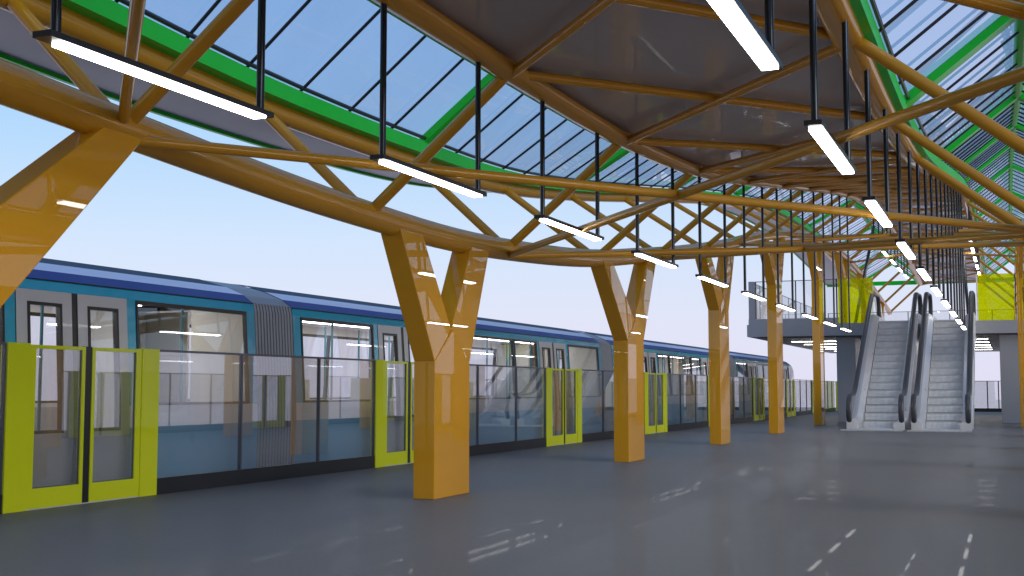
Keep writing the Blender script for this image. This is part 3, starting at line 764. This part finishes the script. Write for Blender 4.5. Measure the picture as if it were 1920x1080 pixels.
# ------------------------------------------------------------------ escalators
def escalator(xc, label):
    root = thing('escalator', (xc, 31.0, 0), label, 'escalator', 'escalators'); og = (xc, 31.0, 0)
    SW = 0.46; HW = 0.675
    run, rise, N = 0.3464, 0.2, 15; y0 = 33.35; y1 = y0 + run * N; ye = 40.1
    # steps
    for i in range(N):
        ys = y0 + run * i; zb = rise * i
        st = MB(); st.m = 0
        st.prism_yz([(ys, zb + .005), (ys, zb + rise * .62), (ys + .01, zb + rise * .86), (ys + .028, zb + rise - .006), (ys + run + .02, zb + rise - .006), (ys + run + .02, zb + .005)], xc - SW, xc + SW)
        st.m = 1; st.box(xc - SW + .005, xc + SW - .005, ys - .006, ys + .03, zb + rise - .018, zb + rise)
        st.build('step', ['step', 'edge'], root, og)
    MB().box(xc - SW, xc + SW, 31.35, y0 + .01, .004, .022).build('bottom_comb', 'step', root, og)
    MB().box(xc - SW, xc + SW, y1 + run * .1, ye + .35, MZ - .03, MZ + .012).build('top_comb', 'step', root, og)
    MB().box(xc - HW - .10, xc + HW + .10, 30.95, 31.345, .002, .028).build('floor_plate', 'edge', root, og)
    def zl(y, off):                                # line parallel to the flight
        t = min(max((y - y0) / (y1 - y0), 0), 1)
        e = .25
        a = (y - y0) / (y1 - y0)
        z = rise * N * t
        return z + off
    ysm = [32.05, 32.5, 33.0, y0 - .1, y0 + .15, y0 + .5] + [y0 + .5 + (y1 - y0 - 1.0) * j / 6 for j in range(1, 7)] + [y1 - .15, y1 + .1, y1 + .5, 39.9, 40.3]
    def smz(y):                                    # softened knee
        acc = 0
        for q in (-.3, -.15, 0, .15, .3): acc += rise * N * min(max((y + q - y0) / (y1 - y0), 0), 1)
        return acc / 5
    for s in (-1, 1):
        xa = xc + s * (SW + .012); xb = xc + s * (HW + .075)
        # skirt and sloping decking
        sk = MB(); rows = []
        for y in ysm:
            z = smz(y + .15)
            rows.append([(xa, y, max(z - .30, -.0)), (xa, y, z + .17), (xc + s * (HW - .06), y, z + .26), (xc + s * (HW + .06), y, z + .26), (xb, y, z + .22), (xb, y, max(z - .55, 0.0))])
        sk.grid(rows, close=False)
        f0 = rows[0]; sk.add(f0, [tuple(range(len(f0)))]); sk.add(rows[-1], [tuple(range(len(f0)))])
        sk.build('skirt', 'steel', root, og)
        # handrail loop
        H = .80
        top = [(y, smz(y + .15) + H + .06) for y in ysm[1:-1]]
        yb, yt = 31.55, 40.45
        R0 = .385
        za, zb = H + .06, MZ + H + .06
        loop = []
        for j in range(9):
            a = PI * 1.5 - PI * j / 8
            loop.append((32.35 + R0 * 1.0 * math.cos(a), za - R0 + R0 * math.sin(a)))
        loop = [p for p in loop]
        loop += top[1:-1]
        for j in range(9):
            a = PI / 2 - PI * j / 8
            loop.append((40.0 + R0 * 1.0 * math.cos(a), zb - R0 + R0 * math.sin(a)))
        bot = [(y, smz(y + .15) + .27) for y in ysm[2:-2]][::-1]
        pts = loop + [(40.0, zb - 2 * R0 - .0)] if False else loop
        xr = xc + s * HW
        MB().path([(xr, a, b) for a, b in pts], .040, 12, sx=1.8, side=(1, 0, 0)).build('handrail', 'belt', root, og)
        # glass infill under the handrail
        gl = MB()
        inn = [(a, b) for a, b in pts]
        up = [(y, smz(y + .15) + H + .03) for y in [32.35] + ysm[3:-2] + [40.0]]
        dn = [(y, smz(y + .15) + .255) for y in [32.35] + ysm[3:-2] + [40.0]]
        rows = [[(xr - s * .006, a[0], b[1]), (xr - s * .006, a[0], a[1])] for a, b in zip(up, dn)]
        c0 = [(xr - s * .006, 32.35 - R0 * .95 * math.sin(PI * j / 8), za - R0 + R0 * .95 * math.cos(PI * j / 8)) for j in range(9)]
        gl.grid(rows); gl.add(c0, [tuple(range(9))])
        c1 = [(xr - s * .006, 40.0 + R0 * .95 * math.sin(PI * j / 8), zb - R0 + R0 * .95 * math.cos(PI * j / 8)) for j in range(9)]
        gl.add(c1, [tuple(range(9))])
        gl.build('balustrade_glass', 'bal_glass', root, og, recalc=False)
    # truss soffit
    tr = MB(); rows = []
    for y in ysm[2:-1]:
        z = smz(y + .15); rows.append([(xc - HW - .07, y, max(z - .56, .001)), (xc + HW + .07, y, max(z - .56, .001))])
    tr.grid(rows); tr.build('truss_soffit', 'concrete', root, og, recalc=False)
    return root
escalator(-3.37, 'left of two stainless steel escalators with black handrails climbing to the mezzanine')
escalator(-1.70, 'right of two stainless steel escalators with black handrails climbing to the mezzanine')

# ------------------------------------------------------------------ light, sky, camera
SUN_EL, SUN_AZ = math.radians(17), math.radians(112)
w = bpy.data.worlds.new('World'); scene.world = w; w.use_nodes = True
nt = w.node_tree; N = nt.nodes; L = nt.links; N.clear()
out = N.new('ShaderNodeOutputWorld'); bg = N.new('ShaderNodeBackground'); sky = N.new('ShaderNodeTexSky')
sky.sky_type = 'NISHITA'; sky.sun_disc = False; sky.sun_elevation = SUN_EL; sky.sun_rotation = SUN_AZ
sky.air_density = 1.0; sky.dust_density = 1.6; sky.ozone_density = 2.0; sky.altitude = 0
tc = N.new('ShaderNodeTexCoord'); sep = N.new('ShaderNodeSeparateXYZ'); cmb = N.new('ShaderNodeCombineXYZ')
mx = N.new('ShaderNodeMath'); mx.operation = 'MAXIMUM'; mx.inputs[1].default_value = 0.0
L.new(tc.outputs['Generated'], sep.inputs[0]); L.new(sep.outputs[0], cmb.inputs[0]); L.new(sep.outputs[1], cmb.inputs[1])
L.new(sep.outputs[2], mx.inputs[0]); L.new(mx.outputs[0], cmb.inputs[2]); L.new(cmb.outputs[0], sky.inputs['Vector'])
L.new(sky.outputs[0], bg.inputs[0]); bg.inputs[1].default_value = 0.12
# pale lavender horizon turning blue overhead, laid over the physical sky
rmp = N.new('ShaderNodeValToRGB'); e = rmp.color_ramp.elements
e[0].position = 0.0; e[0].color = (0.80, 0.775, 0.955, 1); e[1].position = 1.0; e[1].color = (0.20, 0.38, 0.84, 1)
for pos, c in ((0.06, (0.76, 0.785, 0.96, 1)), (0.12, (0.65, 0.78, 0.985, 1)), (0.21, (0.43, 0.68, 0.97, 1)), (0.5, (0.32, 0.53, 0.93, 1))):
    q = e.new(pos); q.color = c
b2 = N.new('ShaderNodeBackground'); b2.inputs[1].default_value = 1.06
L.new(mx.outputs[0], rmp.inputs[0]); L.new(rmp.outputs[0], b2.inputs[0])
ms = N.new('ShaderNodeMixShader'); ms.inputs[0].default_value = 0.88
L.new(bg.outputs[0], ms.inputs[1]); L.new(b2.outputs[0], ms.inputs[2]); L.new(ms.outputs[0], out.inputs[0])
sun = bpy.data.lights.new('sun', 'SUN'); sun.energy = 1.5; sun.angle = math.radians(32); sun.color = (1, .96, .9)
so = bpy.data.objects.new('sun', sun); col.objects.link(so)
dirv = Vector((math.sin(SUN_AZ) * math.cos(SUN_EL), math.cos(SUN_AZ) * math.cos(SUN_EL), math.sin(SUN_EL)))
so.rotation_euler = (-dirv).to_track_quat('-Z', 'Y').to_euler(); so.location = (0, 0, 30)

cam = bpy.data.cameras.new('camera'); co = bpy.data.objects.new('camera', cam); col.objects.link(co)
cam.sensor_width = 36; cam.lens = 2318 / 1920 * 36; cam.clip_end = 3000; cam.clip_start = 0.05
co.location = (0, 0, S); co.rotation_euler = (math.radians(90 + 4.69), 0, math.radians(21.86))
scene.camera = co
scene.view_settings.view_transform = 'Standard'; scene.view_settings.look = 'None'
scene.view_settings.exposure = 0; scene.view_settings.gamma = 1
scene.cycles.use_denoising = True
scene.cycles.max_bounces = 10; scene.cycles.diffuse_bounces = 4; scene.cycles.glossy_bounces = 5
scene.cycles.transparent_max_bounces = 40; scene.cycles.sample_clamp_indirect = 6
